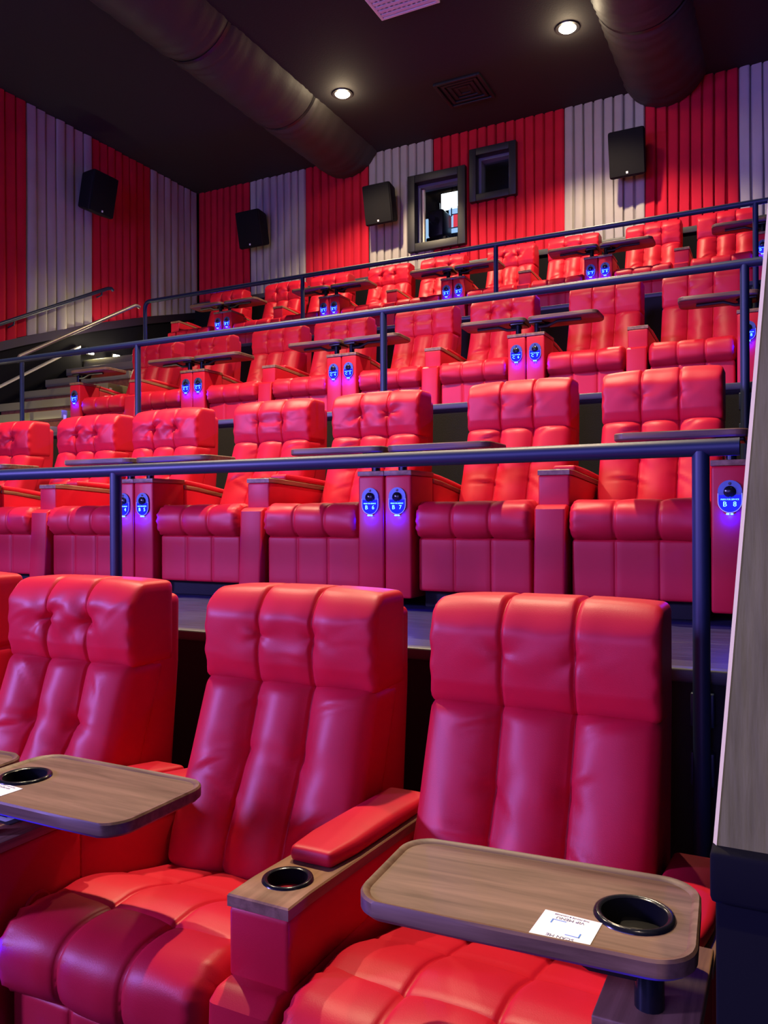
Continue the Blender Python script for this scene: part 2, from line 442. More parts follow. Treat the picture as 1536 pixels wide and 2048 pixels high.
# ------------------------------------------------------------------ curtains
def curtain(name, axis, u0, u1, zlo, zhi, m, label, group, hole=None, seed=0, step=.118):
    rnd = random.Random(seed)
    n = max(3, round((u1 - u0) / step)); us = []; ds = []
    T = (0, .05, .10, .2, .4, .6, .8, .90, .95)
    amp = [rnd.uniform(.8, 1.2) for _ in range(n + 1)]
    for i in range(n):
        wv = (u1 - u0) / n
        for t in T:
            us.append(u0 + (i + t) * wv)
            ds.append((t, i))
    us.append(u1); ds.append((1.0, n - 1))
    nz = 18; vs = []; fs = []
    ph = [rnd.uniform(0, 6.28) for _ in range(n + 1)]
    for a, (u, (t, i)) in enumerate(zip(us, ds)):
        lo = zlo(u) if callable(zlo) else zlo
        for k in range(nz + 1):
            s = k / nz; z = lo + (zhi - lo) * s
            edge = min(t, 1 - t)
            d = .030 * amp[i] * (1 - math.exp(-(edge / .075) ** 2)) + .020 * t - .006
            d += .006 * math.sin(5 * s + ph[i]) * math.sin(math.pi * t)
            sway = .010 * math.sin(3.1 * s + ph[i]) * (1 - s) if 0 < a < len(us) - 1 else 0
            if axis == 'back': vs.append((u + sway, YW + .045 - d, z))
            else: vs.append((XL - .045 + d, u + sway, z))
    for a in range(len(us) - 1):
        for k in range(nz):
            if hole:
                uc = (us[a] + us[a + 1]) / 2; zc = (vs[a * (nz + 1) + k][2] + vs[a * (nz + 1) + k + 1][2]) / 2
                if any(h[0] - .05 < uc < h[1] + .05 and h[2] - .06 < zc < h[3] + .06 for h in hole): continue
            b = a * (nz + 1) + k; c = b + nz + 1
            fs.append((b, c, c + 1, b + 1) if axis == 'back' else (b, b + 1, c + 1, c))
    me = MB().add(vs, fs).mesh(name, m, True, 50)
    return tag(obj(name, me), label, 'curtain', group)

zt = ZC - .004
bk = [(-7.755, -6.839, 'red_cloth', 'in the far left corner'), (-6.839, -5.902, 'white_cloth', 'behind the leftmost back wall speaker'),
      (-5.902, -4.928, 'red_cloth', 'between the two left speakers of the back wall'), (-4.928, -4.006, 'white_cloth', 'behind the speaker left of the booth window'),
      (-4.006, -2.34, 'red_cloth', 'carrying the two booth windows'), (-2.34, -1.432, 'white_cloth', 'behind the right back wall speaker'),
      (-1.432, -.471, 'red_cloth', 'right of the right back wall speaker'), (-.471, .46, 'white_cloth', 'at the right end of the back wall'), (.46, 1.24, 'red_cloth', 'in the right corner')]
for i, (a, b, m, t) in enumerate(bk):
    curtain('pleated_curtain', 'back', a, b, 3.10 + H, zt, M[m], ('red' if 'red' in m else 'off-white') + ' pleated wall curtain ' + t + (' of the back wall' if 'corner' in t else ''),
            'back wall curtain panels', hole=[W1, W2], seed=i)
lf = [(8.337, 9.30, 'white_cloth', 'next to the back corner'), (7.317, 8.337, 'red_cloth', 'behind the end of the dark wall rail'),
      (6.345, 7.317, 'white_cloth', 'behind the middle of the dark wall rail'), (5.37, 6.345, 'red_cloth', 'at the left edge of the picture'),
      (4.4, 5.37, 'white_cloth', 'beyond the left edge, nearer the screen'), (3.4, 4.4, 'red_cloth', 'farthest from the back corner')]
for i, (a, b, m, t) in enumerate(lf):
    curtain('pleated_curtain', 'left', a, b, lambda y: lowz(y) + H, zt, M[m], ('red' if 'red' in m else 'off-white') + ' pleated curtain on the left wall ' + t,
            'left wall curtain panels', seed=20 + i, step=.135)

# ------------------------------------------------------------------ projection booth windows
def booth_window(n, W, fw, label):
    x0, x1, z0, z1 = W
    fr = MB(); yb, yf = YW + .06, YW - .055
    for (a, b, c, d) in ((x0 - fw, x0, z0 - fw, z1 + fw), (x1, x1 + fw, z0 - fw, z1 + fw), (x0, x1, z0 - fw, z0), (x0, x1, z1, z1 + fw)):
        fr.add(*rb(a, b, yf, yb, c, d, .006))
    root = struct('window_%d' % n, fr.mesh('window_frame', M['frame'], True, 40), label)
    rv = MB(); t = .035
    rv.box(x0, x0 + t, YW + .05, YW + .2, z0, z1); rv.box(x1 - t, x1, YW + .05, YW + .2, z0, z1)
    rv.box(x0 + t, x1 - t, YW + .05, YW + .2, z0, z0 + t * .6); rv.box(x0 + t, x1 - t, YW + .05, YW + .2, z1 - t, z1)
    obj('reveal', rv.mesh('reveal', M['frame_in']), root)
    obj('pane', MB().box(x0 + t, x1 - t, YW + .15, YW + .156, z0 + t * .6, z1 - t).mesh('pane', M['glass']), root)
    return root
w1 = booth_window(1, W1, .10, 'charcoal framed booth window showing a lit monitor')
obj('jamb_strip', MB().box(W1[0] + .036, W1[0] + .066, YW + .10, YW + .14, W1[2] + .03, W1[3] - .04).mesh('jamb_strip', M['strip']), w1)
booth_window(2, W2, .086, 'smaller charcoal framed booth window, dark inside')
# booth room
bx0, bx1, by0, by1, bz0, bz1 = -5.2, -2.4, YW + .2, YW + 1.6, 2.7 + H, 4.9 + H
for q in ((bx0, bx1, by1, by1 + .05, bz0, bz1), (bx0 - .05, bx0, by0, by1, bz0, bz1), (bx1, bx1 + .05, by0, by1, bz0, bz1),
          (bx0, bx1, by0, by1, bz1, bz1 + .05), (bx0, bx1, by0, by1, bz0 - .05, bz0)):
    struct('wall_booth', MB().box(*q).mesh('wall_booth', M['booth']), 'wall of the projection booth')
mon = empty('monitor', (-4.14, 10.25, 4.19 + H), 'white glowing monitor hung inside the booth window', 'monitor')
simple('casing', -.15, .17, .01, .06, -.01, .25, M['black'], .008, mon)
obj('screen', MB().box(-.138, .158, .0, .012, .003, .235).mesh('screen', M['monitor']), mon)
obj('mounting_arm', MB().tube([(0, .05, .22), (0, .08, .5), (0, .08, bz1 - 4.19 - H)], .015, 8).mesh('mounting_arm', M['black'], True, 40), mon)
sg = empty('glowing_poster', (-4.07, 10.25, 3.87 + H), 'pale blue self-glowing poster with a red figure inside the booth', 'sign')
simple('sign_panel', -.10, .10, 0, .03, 0, .36, M['poster'], .006, sg)
obj('red_figure', MB().add(*rb(-.03, .045, -.006, .002, .07, .24, .003)).mesh('red_figure', M['poster_red'], True, 40), sg)
obj('dark_strokes', MB().add(*rb(-.065, -.05, -.006, .002, .22, .34, .002)).add(*rb(-.05, .05, -.006, .002, .235, .25, .002)).add(*rb(-.07, .07, -.007, .002, .055, .068, .002)).mesh('dark_strokes', M['ink']), sg)
obj('stand', MB().box(-.02, .02, .03, .06, 2.7 - 3.87 , .3).mesh('stand', M['black']), sg)
pn = empty('booth_board', (-4.485, 10.25, 3.80 + H), 'pale blue self-glowing board at the left inside the booth window', 'board')
simple('board_face', -.10, .07, 0, .02, 0, .32, M['booth_panel'], .004, pn)
obj('board_frame', MB().box(-.08, .08, .02, .04, 2.7 - 3.80, .35).mesh('board_frame', M['black']), pn)
pj = empty('film_projector', (-4.17, 9.95, 2.7 + H), 'tall dark projector standing in the booth window', 'projector')
simple('pedestal', -.16, .14, -.12, .12, 0, 1.0, M['black'], .02, pj)
simple('lamp_house', -.13, .09, -.12, .2, 1.0, 1.36, M['black'], .03, pj)
obj('lens', MB().lathe([(.05, -.22), (.06, -.12), (.06, 0)], (-.02, -.02, 1.2), 'Y', 16, True).mesh('lens', M['black'], True, 40), pj)
obj('reel_arm', MB().tube([(-.05, .05, 1.3), (-.06, .05, 1.50)], .035, 10).mesh('reel_arm', M['black'], True, 40), pj)

# ------------------------------------------------------------------ ceiling: ducts, downlights, vents
def duct(name, cx, r, cz, y0, y1, label, seed):
    root = empty(name, (cx, y0, cz), label, 'duct', 'black fabric ceiling ducts')
    rnd = random.Random(seed); seg = 1.55; y = y1
    while y > y0:
        ya = max(y0, y - seg); L = y - ya; n = 40; vs = []; fs = []; rows = int(L / .035) + 2
        for i in range(rows):
            s = i / (rows - 1); yy = ya + L * s
            e = min(s, 1 - s) * L
            base = r * (1 - .035 * math.exp(-(e / .05) ** 2))
            for k in range(n):
                a = 2 * math.pi * k / n
                rr = base + .006 * math.sin(yy * 48 + 2 * math.sin(a * 2 + seed) + 3 * math.sin(yy * 5)) * math.exp(-(e / .35) ** 2) + .003 * math.sin(yy * 23 + 3 * a)
                vs.append((rr * math.cos(a), yy - y0, rr * math.sin(a)))
        for i in range(rows - 1):
            for k in range(n):
                p, q = i * n + k, i * n + (k + 1) % n
                fs.append((p, p + n, q + n, q))
        obj('duct_section', MB().add(vs, fs).mesh('duct_section', M['duct'], True), root)
        if ya > y0:
            obj('joint_band', MB().lathe([(r * .955, -.02), (r * .985, -.02), (r * .985, .02), (r * .955, .02)], (0, ya - y0, 0), 'Y', 40).mesh('joint_band', M['black'], True, 40), root)
        y = ya
    return root
duct('ceiling_duct', -5.22, .50, 4.97 + H, -2, YW + .02, 'black fabric air duct left of the ceiling lamps, its flank lit', 1)
duct('ceiling_duct', -1.20, .47, 4.95 + H, -2, YW + .02, 'black fabric air duct right of the ceiling lamps', 2)

def downlight(x, y, label, beam=130, power=0.51, glow=9.0, blend=.36):
    root = empty('ceiling_downlight', (x, y, ZC), label, 'ceiling lamp', 'ceiling downlights')
    obj('trim_ring', MB().lathe([(.085, .01), (.085, -.012), (.115, -.012), (.12, 0), (.12, .01)], (0, 0, 0), 'Z', 32).mesh('trim_ring', M['black'], True, 40), root)
    obj('bulb', MB().lathe([(.001, -.040), (.04, -.036), (.07, -.022), (.083, 0)], (0, 0, 0), 'Z', 28, True).mesh('bulb', M['lamp'], True), root)
    ld = bpy.data.lights.new('downlight_beam', 'SPOT'); ld.energy = LAMP_W * power; ld.color = LAMP_COL
    ld.spot_size = math.radians(beam); ld.spot_blend = blend; ld.shadow_soft_size = 0.06
    lo = bpy.data.objects.new('downlight_beam', ld); C.objects.link(lo); lo.parent = root; lo.location = (0, 0, -.06)
    ld = bpy.data.lights.new('downlight_spill', 'POINT'); ld.energy = glow; ld.color = LAMP_COL; ld.shadow_soft_size = 0.05
    lo = bpy.data.objects.new('downlight_spill', ld); C.objects.link(lo); lo.parent = root; lo.location = (0, 0, -.10)
    return root
downlight(-4.471, 7.848, 'glowing warm downlight beside the left duct')
downlight(-1.916, 7.790, 'glowing warm downlight beside the right duct')
downlight(-4.471, 3.55, 'warm downlight over the second row, left of centre', 112, 1.45, 9.0, .8)
downlight(-1.916, 3.55, 'warm downlight over the second row, right of centre', 112, 1.45, 9.0, .8)
downlight(.85, -.55, 'added warm narrow downlight, unseen, lighting the entrance wall beside the camera', 48, 0.85, 1.0)  # added to warm the plaster wall end; cone kept off the seats

vt = empty('ceiling_vent', (-3.22, 8.40, ZC), 'dark square air diffuser in the ceiling between the ducts', 'vent')
for k, h in enumerate((.27, .21, .15, .09)):
    mb = MB(); zt_, zb_ = 0.0, -.012 - .006 * (3 - k)
    for (a, b, c, d) in ((-h, -h + .035, -h, h), (h - .035, h, -h, h), (-h + .035, h - .035, -h, -h + .035), (-h + .035, h - .035, h - .035, h)):
        mb.add(*rb(a, b, c, d, zb_, zt_, .004))
    obj('louvre', mb.mesh('louvre', M['frame'], True, 40), vt)
gr = empty('ceiling_grille', (-3.155, 6.53, ZC), 'white lattice return grille at the top edge of the picture', 'grille')
mb = MB()
for (a, b, c, d) in ((-.30, -.27, -.30, .30), (.27, .30, -.30, .30), (-.27, .27, -.30, -.27), (-.27, .27, .27, .30)):
    mb.add(*rb(a, b, c, d, -.03, 0, .004))
obj('frame', mb.mesh('frame', M['lattice'], True, 40), gr)
for k in range(-5, 6):
    obj('slat', MB().box(k * .05 - .011, k * .05 + .011, -.27, .27, -.020, -.004).mesh('slat', M['lattice']), gr)
for k in range(-4, 5):
    obj('cross_slat', MB().box(-.27, .27, k * .06 - .018, k * .06 + .018, -.026, -.012).mesh('cross_slat', M['lattice']), gr)
obj('backing', MB().box(-.27, .27, -.27, .27, -.003, 0).mesh('backing', M['black']), gr)

# ------------------------------------------------------------------ speakers
def speaker(loc, rotz, label, tilt=12):
    root = empty('wall_speaker', loc, label, 'speaker', 'surround speakers on the walls', rotz)
    T = Matrix.Rotation(math.radians(tilt), 4, 'X')
    def tf(vs): return [tuple(T @ Vector(p)) for p in vs]
    vs, fs = rbox(lin2(-.20, .20, .03), lin2(-.27, -.02, .03), lin2(-.25, .25, .03), .03,
                  lambda x, y, z: (x * (1 - .22 * (y + .27) / .25), y, z * (1 - .18 * (y + .27) / .25)))
    obj('cabinet', MB().add(tf(vs), fs).mesh('cabinet', M['speaker'], True, 50), root)
    vs, fs = rb(-.185, .185, -.283, -.262, -.235, .235, .009)
    obj('grille', MB().add(tf(vs), fs).mesh('grille', M['grille'], True, 40), root)
    vs, fs = rb(-.011, .011, -.288, -.280, -.215, -.192, .002)
    obj('badge', MB().add(tf(vs), fs).mesh('badge', M['white']), root)
    obj('bracket', MB().box(-.05, .05, -.06, .02, -.06, .06).box(-.02, .02, -.03, .10, -.02, .02).mesh('bracket', M['black']), root)
    return root
speaker((-6.60, YW - .06, 3.98 + H), 0, 'leftmost black speaker on the back wall')
speaker((-4.62, YW - .06, 3.97 + H), 0, 'black speaker on the back wall left of the booth window')
speaker((-1.57, YW - .06, 3.98 + H), 0, 'black speaker on the back wall right of the booth windows')
speaker((XL + .06, 7.18, 3.97 + H), math.radians(90), 'black speaker on the left wall between white and red curtains')

# ------------------------------------------------------------------ railings
def arc(p, a, b, r, n=6):
    """rounded corner at p between directions from a and to b"""
    p, a, b = Vector(p), Vector(a), Vector(b)
    d1 = (a - p).normalized(); d2 = (b - p).normalized(); out = []
    s, e = p + d1 * r, p + d2 * r
    for i in range(n + 1):
        t = i / n; out.append(s * (1 - t) ** 2 + p * 2 * t * (1 - t) + e * t * t)
    return out
def railing(name, y, zr, zb, x0, x1, posts, label, left_corner=False):
    root = empty(name, (x1, y, zb), label, 'railing', 'tube guard rails in front of the rows')
    o = (x1, y, zb)
    if left_corner:
        pts = [(x0 - x1, 0, 0)] + arc((x0 - x1, 0, zr - zb), (x0 - x1, 0, 0), (0, 0, zr - zb), .09) + [(0, 0, zr - zb)]
    else: pts = [(x0 - x1, 0, zr - zb), (0, 0, zr - zb)]
    obj('top_rail', MB().tube(pts, .0235, 16).mesh('top_rail', M['metal'], True, 40), root)
    for px in posts:
        obj('post', MB().tube([(px - x1, 0, -.52), (px - x1, 0, zr - zb - .01)], .0225, 16).mesh('post', M['metal'], True, 40), root)
        for dz in (-.10, -.26):
            obj('bracket', MB().add(*rb(px - x1 - .03, px - x1 + .03, .012, .048, dz - .045, dz + .045, .004)).mesh('bracket', M['metal'], True, 40), root)
    return root
railing('guard_rail', 2.30, .176 + H, FZ['B'], -6.42, -.117, (-.213, -2.325, -4.43), 'nearest dark tube guard rail, in front of the second row')
railing('guard_rail', 4.56, 1.297 + H, FZ['C'], -6.42, -.12, (-.206, -2.305, -4.38), 'middle dark tube guard rail, in front of the third row')
railing('guard_rail', 7.29, 2.565 + H, FZ['D'], -6.885, -.13, (-.245, -2.485, -4.655), 'topmost dark tube guard rail, in front of the top row', True)

hr = empty('stair_handrail', (-6.9, 5.55, 1.0 + H), 'pale steel handrail rising beside the stairs to the top row', 'handrail')
pts = [(0, -.04, .55), (0, 0, .615)] + [(0, 1.50, 1.44)] + arc((0, 1.62, 1.505), (0, 0, .615), (0, 1.72, 1.46), .05)
obj('rail_tube', MB().tube(pts, .02, 12).mesh('rail_tube', M['handrail'], True, 40), hr)
obj('post', MB().tube([(0, .02, -.04), (0, .02, .61)], .022, 12).mesh('post', M['metal'], True, 40), hr)
wr = empty('wall_handrail', (XL + .08, 5.6, 1.94 + H), 'dark handrail fixed along the left wall curtains above the stairs', 'handrail')
obj('rail_tube', MB().tube([(0, -1.2, -.60), (0, .32, .16), (0, 1.86, .93), (0, 1.93, .95), (0, 1.96, .93)], .022, 12).mesh('rail_tube', M['metal'], True, 40), wr)
for t in (-.8, .5, 1.78):
    obj('bracket', MB().tube([(0, t, t * .5 - .0), (-.01, t, t * .5 - .06), (-.10, t, t * .5 - .08)], .009, 8).mesh('bracket', M['metal'], True, 40), wr)

# added unseen lamp: throws lilac light on the seats from the left
ws = empty('added_wall_lamp', (XL - .03, -3.0, 1.9 + H), 'added lilac wash lamp, unseen, on the left wall nearer the screen than the seats', 'wall lamp')
simple('backplate', 0, .03, -.33, .33, -.58, .58, M['black'], .01, ws)
simple('shade', .03, .10, -.30, .30, -.55, .55, M['added_lamp'], .02, ws)
ld = bpy.data.lights.new('added_lilac_spot', 'SPOT'); ld.energy = 2700; ld.spot_size = math.radians(76); ld.spot_blend = .7; ld.color = (.42, .33, 1.35); ld.shadow_soft_size = .45
lo = bpy.data.objects.new('added_lilac_spot', ld); C.objects.link(lo); lo.parent = ws; lo.location = (.60, 0, 0)
lo.rotation_euler = Vector((6.5, 5.6, -2.0)).to_track_quat('-Z', 'Y').to_euler()

# ------------------------------------------------------------------ stairs at the left
st = empty('staircase', (-7.09, 5.0, FZ['C']), 'carpeted side stairs with pale nosings rising to the top row', 'stairs')
TZ, TY = .177, .303
for k in range(-10, 8):
    ztop = 1.766 + H + TZ * (k - 6) - (.02 if k == 7 else 0); yn = 5.06 + TY * k
    if ztop < .15: continue
    zl = ztop - FZ['C']; yl = yn - 5.0; xa, xb = XL - 7.09 * 0 + 7.09 - .02, .66
    yend = 2.5 if k >= 0 else (yl + TY + .05)
    step = obj('step', MB().box(xa, xb, yl, min(ED - 5.0 - .005, yl + TY + .06), zl - TZ - .05, zl - .085).mesh('step', M['brown']), st)
    obj('nosing', MB().add(*rb(xa, xb, yl - .018, min(ED - 5.0 - .005, yl + TY), zl - .085, zl, .006)).mesh('nosing', M['nosing'], True, 40), step)
    obj('end_tag', MB().box(xb + .001, xb + .006, yl + .005, yl + .035, zl - .14, zl - .05).mesh('end_tag', M['white']), step)
# solid fill below the steps and skirting along the wall
fl = MB()
for k in range(-10, 8):
    ztop = 1.766 + H + TZ * (k - 6) - (.02 if k == 7 else 0); yn = 5.06 + TY * k
    if ztop < .15: continue
    fl.box(XL - .02, -6.44, yn + .03, min(yn + TY + .05, ED - .01), 0, ztop - TZ - .06)
struct('floor.004', fl.mesh('floor.004', M['wall']), 'black carcass under the side stairs')
sk = MB(); A_ = (XL, 4.0, 1.766 + H + .58 * (4.0 - 6.88) + .18); B_ = (XL, 7.08, 1.766 + H + .58 * (7.08 - 6.88) + .18)
sk.add([(XL - .03, A_[1], A_[2] - .3), (XL + .03, A_[1], A_[2] - .3), (XL + .03, A_[1], A_[2]), (XL - .03, A_[1], A_[2]),
        (XL - .03, B_[1], B_[2] - .3), (XL + .03, B_[1], B_[2] - .3), (XL + .03, B_[1], B_[2]), (XL - .03, B_[1], B_[2])],
       [(0, 1, 2, 3), (4, 7, 6, 5), (1, 5, 6, 2), (0, 3, 7, 4), (0, 4, 5, 1)])
struct('baseboard_stair', sk.mesh('baseboard_stair', M['wall']), 'black skirting beside the stairs')
struct('trim_10', MB().add([(XL - .03, A_[1], A_[2]), (XL + .034, A_[1], A_[2]), (XL + .034, A_[1], A_[2] + .022), (XL - .03, A_[1], A_[2] + .022),
        (XL - .03, B_[1], B_[2]), (XL + .034, B_[1], B_[2]), (XL + .034, B_[1], B_[2] + .022), (XL - .03, B_[1], B_[2] + .022)],
       [(0, 1, 2, 3), (4, 7, 6, 5), (1, 5, 6, 2), (2, 6, 7, 3), (0, 4, 5, 1)]).mesh('trim_10', M['strip']), 'pale cap on the stair skirting')
for (y, z, t) in ((7.19, 2.03, 'small bright step light at the stair top, the left of two'), (7.62, 2.03, 'small bright step light at the stair top, the right of two'), (4.30, .62, 'added step light, unseen, low on the left wall to light the risers')):  # third one is added out of view to warm the stair risers
    sl = empty('step_light', (XL + .034, y, z + H), t, 'lamp', 'step lights')
    simple('housing', 0, .035, -.06, .06, -.045, .045, M['black'], .006, sl)
    simple('lens', .03, .055, -.045, .045, -.032, .032, M['step_lamp'], .004, sl)
    ld = bpy.data.lights.new('step_glow', 'POINT'); ld.energy = 9 if y > 5 else 26; ld.color = (1, .84, .52); ld.shadow_soft_size = .03
    lo = bpy.data.objects.new('step_glow', ld); C.objects.link(lo); lo.parent = sl; lo.location = (.10, -.02, .0)

# ------------------------------------------------------------------ recliners
SEAM = .088
def g(x, s): return math.exp(-(x / s) ** 2)

def tuft(x, z, zc, deep, seed, lumps=.0025):
    """outward puff (+) / dent (-) of a tufted pad with two seams and a button on each"""
    h = 0.0
    for sx in (-SEAM, SEAM):
        dx = x - sx
        h -= .009 * g(dx, .0045) + .0045 * g(dx, .022)
        if deep > 0:
            dz = z - zc; r = math.hypot(dx, dz); th = math.atan2(dz, dx)
            fold = 1 + .45 * math.sin(3 * th + seed * 1.7 + sx * 20) + .25 * math.sin(5 * th + seed)
            h -= deep * (g(r, .022) + .55 * fold * g(r, .065))
            h += deep * .22 * g(r - .075, .035) * math.sin(4 * th + seed * 2.3)
    h += lumps * math.sin(17 * x + seed) * math.sin(13 * z + 2 * seed) + lumps * .6 * math.sin(31 * x - 9 * z + seed * 3)
    return h

def crease(x, z, x0, z0, ang, length, amp, wdt=.012):
    c, s = math.cos(ang), math.sin(ang)
    u = (x - x0) * c + (z - z0) * s; v = -(x - x0) * s + (z - z0) * c
    v += .18 * u * u / max(length, .01)
    t = max(0.0, 1 - (u / length) ** 2)
    return amp * t * (g(v - wdt, wdt) - g(v, wdt * .8))

def sweep_x(n, hw):
    base = [-hw + 2 * hw * i / n for i in range(n + 1)]
    for s in (-SEAM, SEAM):
        base += [s - .012, s - .006, s, s + .006, s + .012]
    base += [-hw + .004, -hw + .012, hw - .012, hw - .004, -hw + .022, hw - .022]
    base = sorted(base); out = [base[0]]
    for q in base[1:]:
        if q - out[-1] > .0025: out.append(q)
    return out

def headrest_mesh(seed, deep):
    X = lin(-.278, .278, 40, .02, [s + d for s in (-SEAM, SEAM) for d in (-.014, -.007, -.0035, 0, .0035, .007, .014)])
    Y = lin(.70, .90, 8, .05); Zs = lin(.868, 1.128, 26, .05)
    rnd = random.Random(seed)
    cr = [(rnd.uniform(-.25, .25), rnd.uniform(.93, 1.06), rnd.uniform(-1.2, 1.2), rnd.uniform(.06, .12), rnd.uniform(.0015, .003) * (1 if deep > .02 else .45 if deep > .01 else .15)) for _ in range(6)]
    def d(x, y, z):
        fw = max(0.0, min(1.0, (.80 - y) / .07))
        tp = max(0.0, min(1.0, (z - 1.076) / .045)) * (1 - max(0, (y - .85) / .1)) if y < .95 else 0
        h = tuft(x, z, 1.005, deep, seed, .001 + deep * .08)
        h += .013 * (1 - (x / .282) ** 4) * (1 - ((z - 1.0) / .142) ** 2) if abs(z - 1) < .142 else 0
        for c in cr: h += crease(x, z, *c)
        y2 = y - h * fw
        z2 = z + tp * (.012 * (1 - (x / .282) ** 4) - .010 * sum(g(x - s, .007) for s in (-SEAM, SEAM)))
        # the top rolls back, the lower rim tucks in
        y2 += .02 * max(0, (.93 - z) / .06) * fw * .6 + .055 * max(0.0, (z - 1.046) / .08) ** 2 * fw
        e = max(0.0, (abs(x) - .262) / .02)
        y2 += .006 * math.sin(z * 95 + seed) * min(1, e) * fw
        return (x, y2, z2)
    return MB().add(*rbox(X, Y, Zs, .020, d)).mesh('headrest', M['leather'], True)

def back_mesh(seed, deep):
    X = lin(-.278, .278, 38, .03, [s + d for s in (-SEAM, SEAM) for d in (-.014, -.007, -.0035, 0, .0035, .007, .014)])
    Y = lin(.70, .86, 5, .03); Zs = lin(.40, .882, 36, .035)
    rnd = random.Random(seed + 50)
    cr = [(sx + rnd.uniform(-.02, .09) * (1 if sx > 0 else -1), z0 + rnd.uniform(-.03, .05), rnd.uniform(-.9, .9), rnd.uniform(.05, .11), rnd.uniform(.003, .007)) for sx in (-SEAM, SEAM) for z0 in (.69, .55, .82)]
    def d(x, y, z):
        fw = max(0.0, min(1.0, (.79 - y) / .06))
        h = tuft(x, z, .695, deep, seed + 3, .003) + .6 * (tuft(x, z, .52, deep * .6, seed + 5, 0) + .017 * sum(g(x - s, .0065) for s in (-SEAM, SEAM)) * .6)
        h += .030 * sum(math.cos(max(-1, min(1, (x - c) / wd)) * math.pi / 2) for c, wd in ((0, SEAM), (-.183, .095), (.183, .095)))
        h += .014 * g(z - .50, .10)
        for c in cr: h += crease(x, z, *c)
        return (x, y - h * fw + .36 * (z - .86), z)
    return MB().add(*rbox(X, Y, Zs, .03, d)).mesh('back_cushion', M['leather'], True)

def shell_mesh():
    X = lin2(-.274, .274, .02); Y = lin(.79, .935, 4, .03); Zs = lin(.07, 1.085, 10, .03)
    def d(x, y, z):
        t = (z - .86)
        return (x, y + (.10 * t if t < 0 else .02 * t) * (1 if y > .86 else 2.6), z)
    return MB().add(*rbox(X, Y, Zs, .025, d)).mesh('back_shell', M['leather'], True, 50)

def bolster_mesh(seed):
    xs = sweep_x(48, .284); n = 36; vs = []; fs = []; rnd = random.Random(seed + 9)
    cr = [(rnd.uniform(-.24, .24), rnd.uniform(1.6, 3.4), rnd.uniform(-.5, .5)) for _ in range(6)]
    for x in xs:
        e = .284 - abs(x); sc_ = max(.02, (1 - max(0, 1 - e / .045) ** 2.6)) ** .5 if e < .045 else 1.0
        for k in range(n):
            a = 2 * math.pi * k / n
            rr = 1.0 * sc_
            rr -= .075 * sum(g(x - s, .006) for s in (-SEAM, SEAM)) + .05 * sum(g(x - s, .03) for s in (-SEAM, SEAM))
            rr += .055 * math.sin(a * 15 + seed) * g(e - .022, .026) + .02 * math.sin(a * 7 + 9 * x + seed) * g(e - .06, .05)
            rr += .010 * math.sin(11 * x + 3 * a + seed) + .008 * math.sin(23 * x - 2 * a)
            ca, sa = math.cos(a), math.sin(a)
            px = math.copysign(abs(ca) ** .82, ca); pz = math.copysign(abs(sa) ** .82, sa)
            vs.append((x, .108 - .112 * rr * px, .402 + .090 * rr * pz))
    for i in range(len(xs) - 1):
        for k in range(n):
            p, q = i * n + k, i * n + (k + 1) % n
            fs.append((p, q, q + n, p + n))
    fs.append(tuple(reversed(range(n)))); fs.append(tuple(range((len(xs) - 1) * n, len(xs) * n)))
    return fix_normals(MB().add(vs, fs).mesh('seat_bolster', M['leather'], True))

def seat_mesh(seed):
    X = lin(-.280, .280, 32, .03, [s + d for s in (-SEAM, SEAM) for d in (-.014, -.007, -.0035, 0, .0035, .007, .014)])
    Y = lin(.14, .60, 22, .04); Zs = lin2(.33, .478, .04)
    def d(x, y, z):
        up = max(0.0, min(1.0, (z - .42) / .03))
        h = -sum(.007 * g(x - s, .006) + .003 * g(x - s, .03) for s in (-SEAM, SEAM))
        h += .012 * math.cos(min(1, abs(x) / .28) * math.pi / 2) - .005 * g(y - .37, .008) + .010 * g(y - .27, .07)
        h += .0025 * math.sin(15 * x + seed) * math.sin(12 * y + seed)
        return (x, y, z + up * h - (.24 * max(0, y - .22) if z > .35 else 0))
    return MB().add(*rbox(X, Y, Zs, .035, d)).mesh('seat_cushion', M['leather'], True)

def leg_panel_mesh():
    X = lin(-.268, .268, 18, .015, [s + d for s in (-SEAM, SEAM) for d in (-.010, -.005, 0, .005, .010)])
    Y = lin2(.045, .13, .015); Zs = lin(.078, .325, 8, .015)
    def d(x, y, z):
        fw = max(0.0, min(1.0, (.09 - y) / .03))
        h = -sum(.006 * g(x - s, .005) for s in (-SEAM, SEAM)) + .005 * math.cos(min(1, abs(x) / .27) * 1.5)
        return (x, y - h * fw, z)
    return MB().add(*rbox(X, Y, Zs, .015, d)).mesh('leg_panel', M['leather'], True)

base_me = MB().add(*rb(-.26, .26, .10, .98, 0.0, .10, .01)).mesh('base', M['carcass'], True, 40)
well_me = MB().add(*rb(-.262, .262, .09, .76, .08, .36, .01)).mesh('seat_frame', M['black'], True, 40)
shell_me = shell_mesh(); leg_me = leg_panel_mesh()
def recliner(variant):
    seed, deep = variant
    root = empty('recliner', (0, 0, -50))
    obj('base', base_me, root); obj('seat_frame', well_me, root)
    obj('leg_panel', leg_me, root)
    obj('seat_bolster', bolster_mesh(seed), root)
    obj('seat_cushion', seat_mesh(seed), root)
    obj('back_shell', shell_me, root)
    obj('back_cushion', back_mesh(seed, deep * .9), root)
    obj('headrest', headrest_mesh(seed, deep), root)
    root['label'] = ''; root['category'] = 'seat'
    return root
VAR = [(1, .007), (2, .011), (4, .022), (7, .017)]
protos = [recliner(v) for v in VAR]
used = [False] * len(VAR)
ROWN = {'A': 'front', 'B': 'second', 'C': 'third', 'D': 'top'}
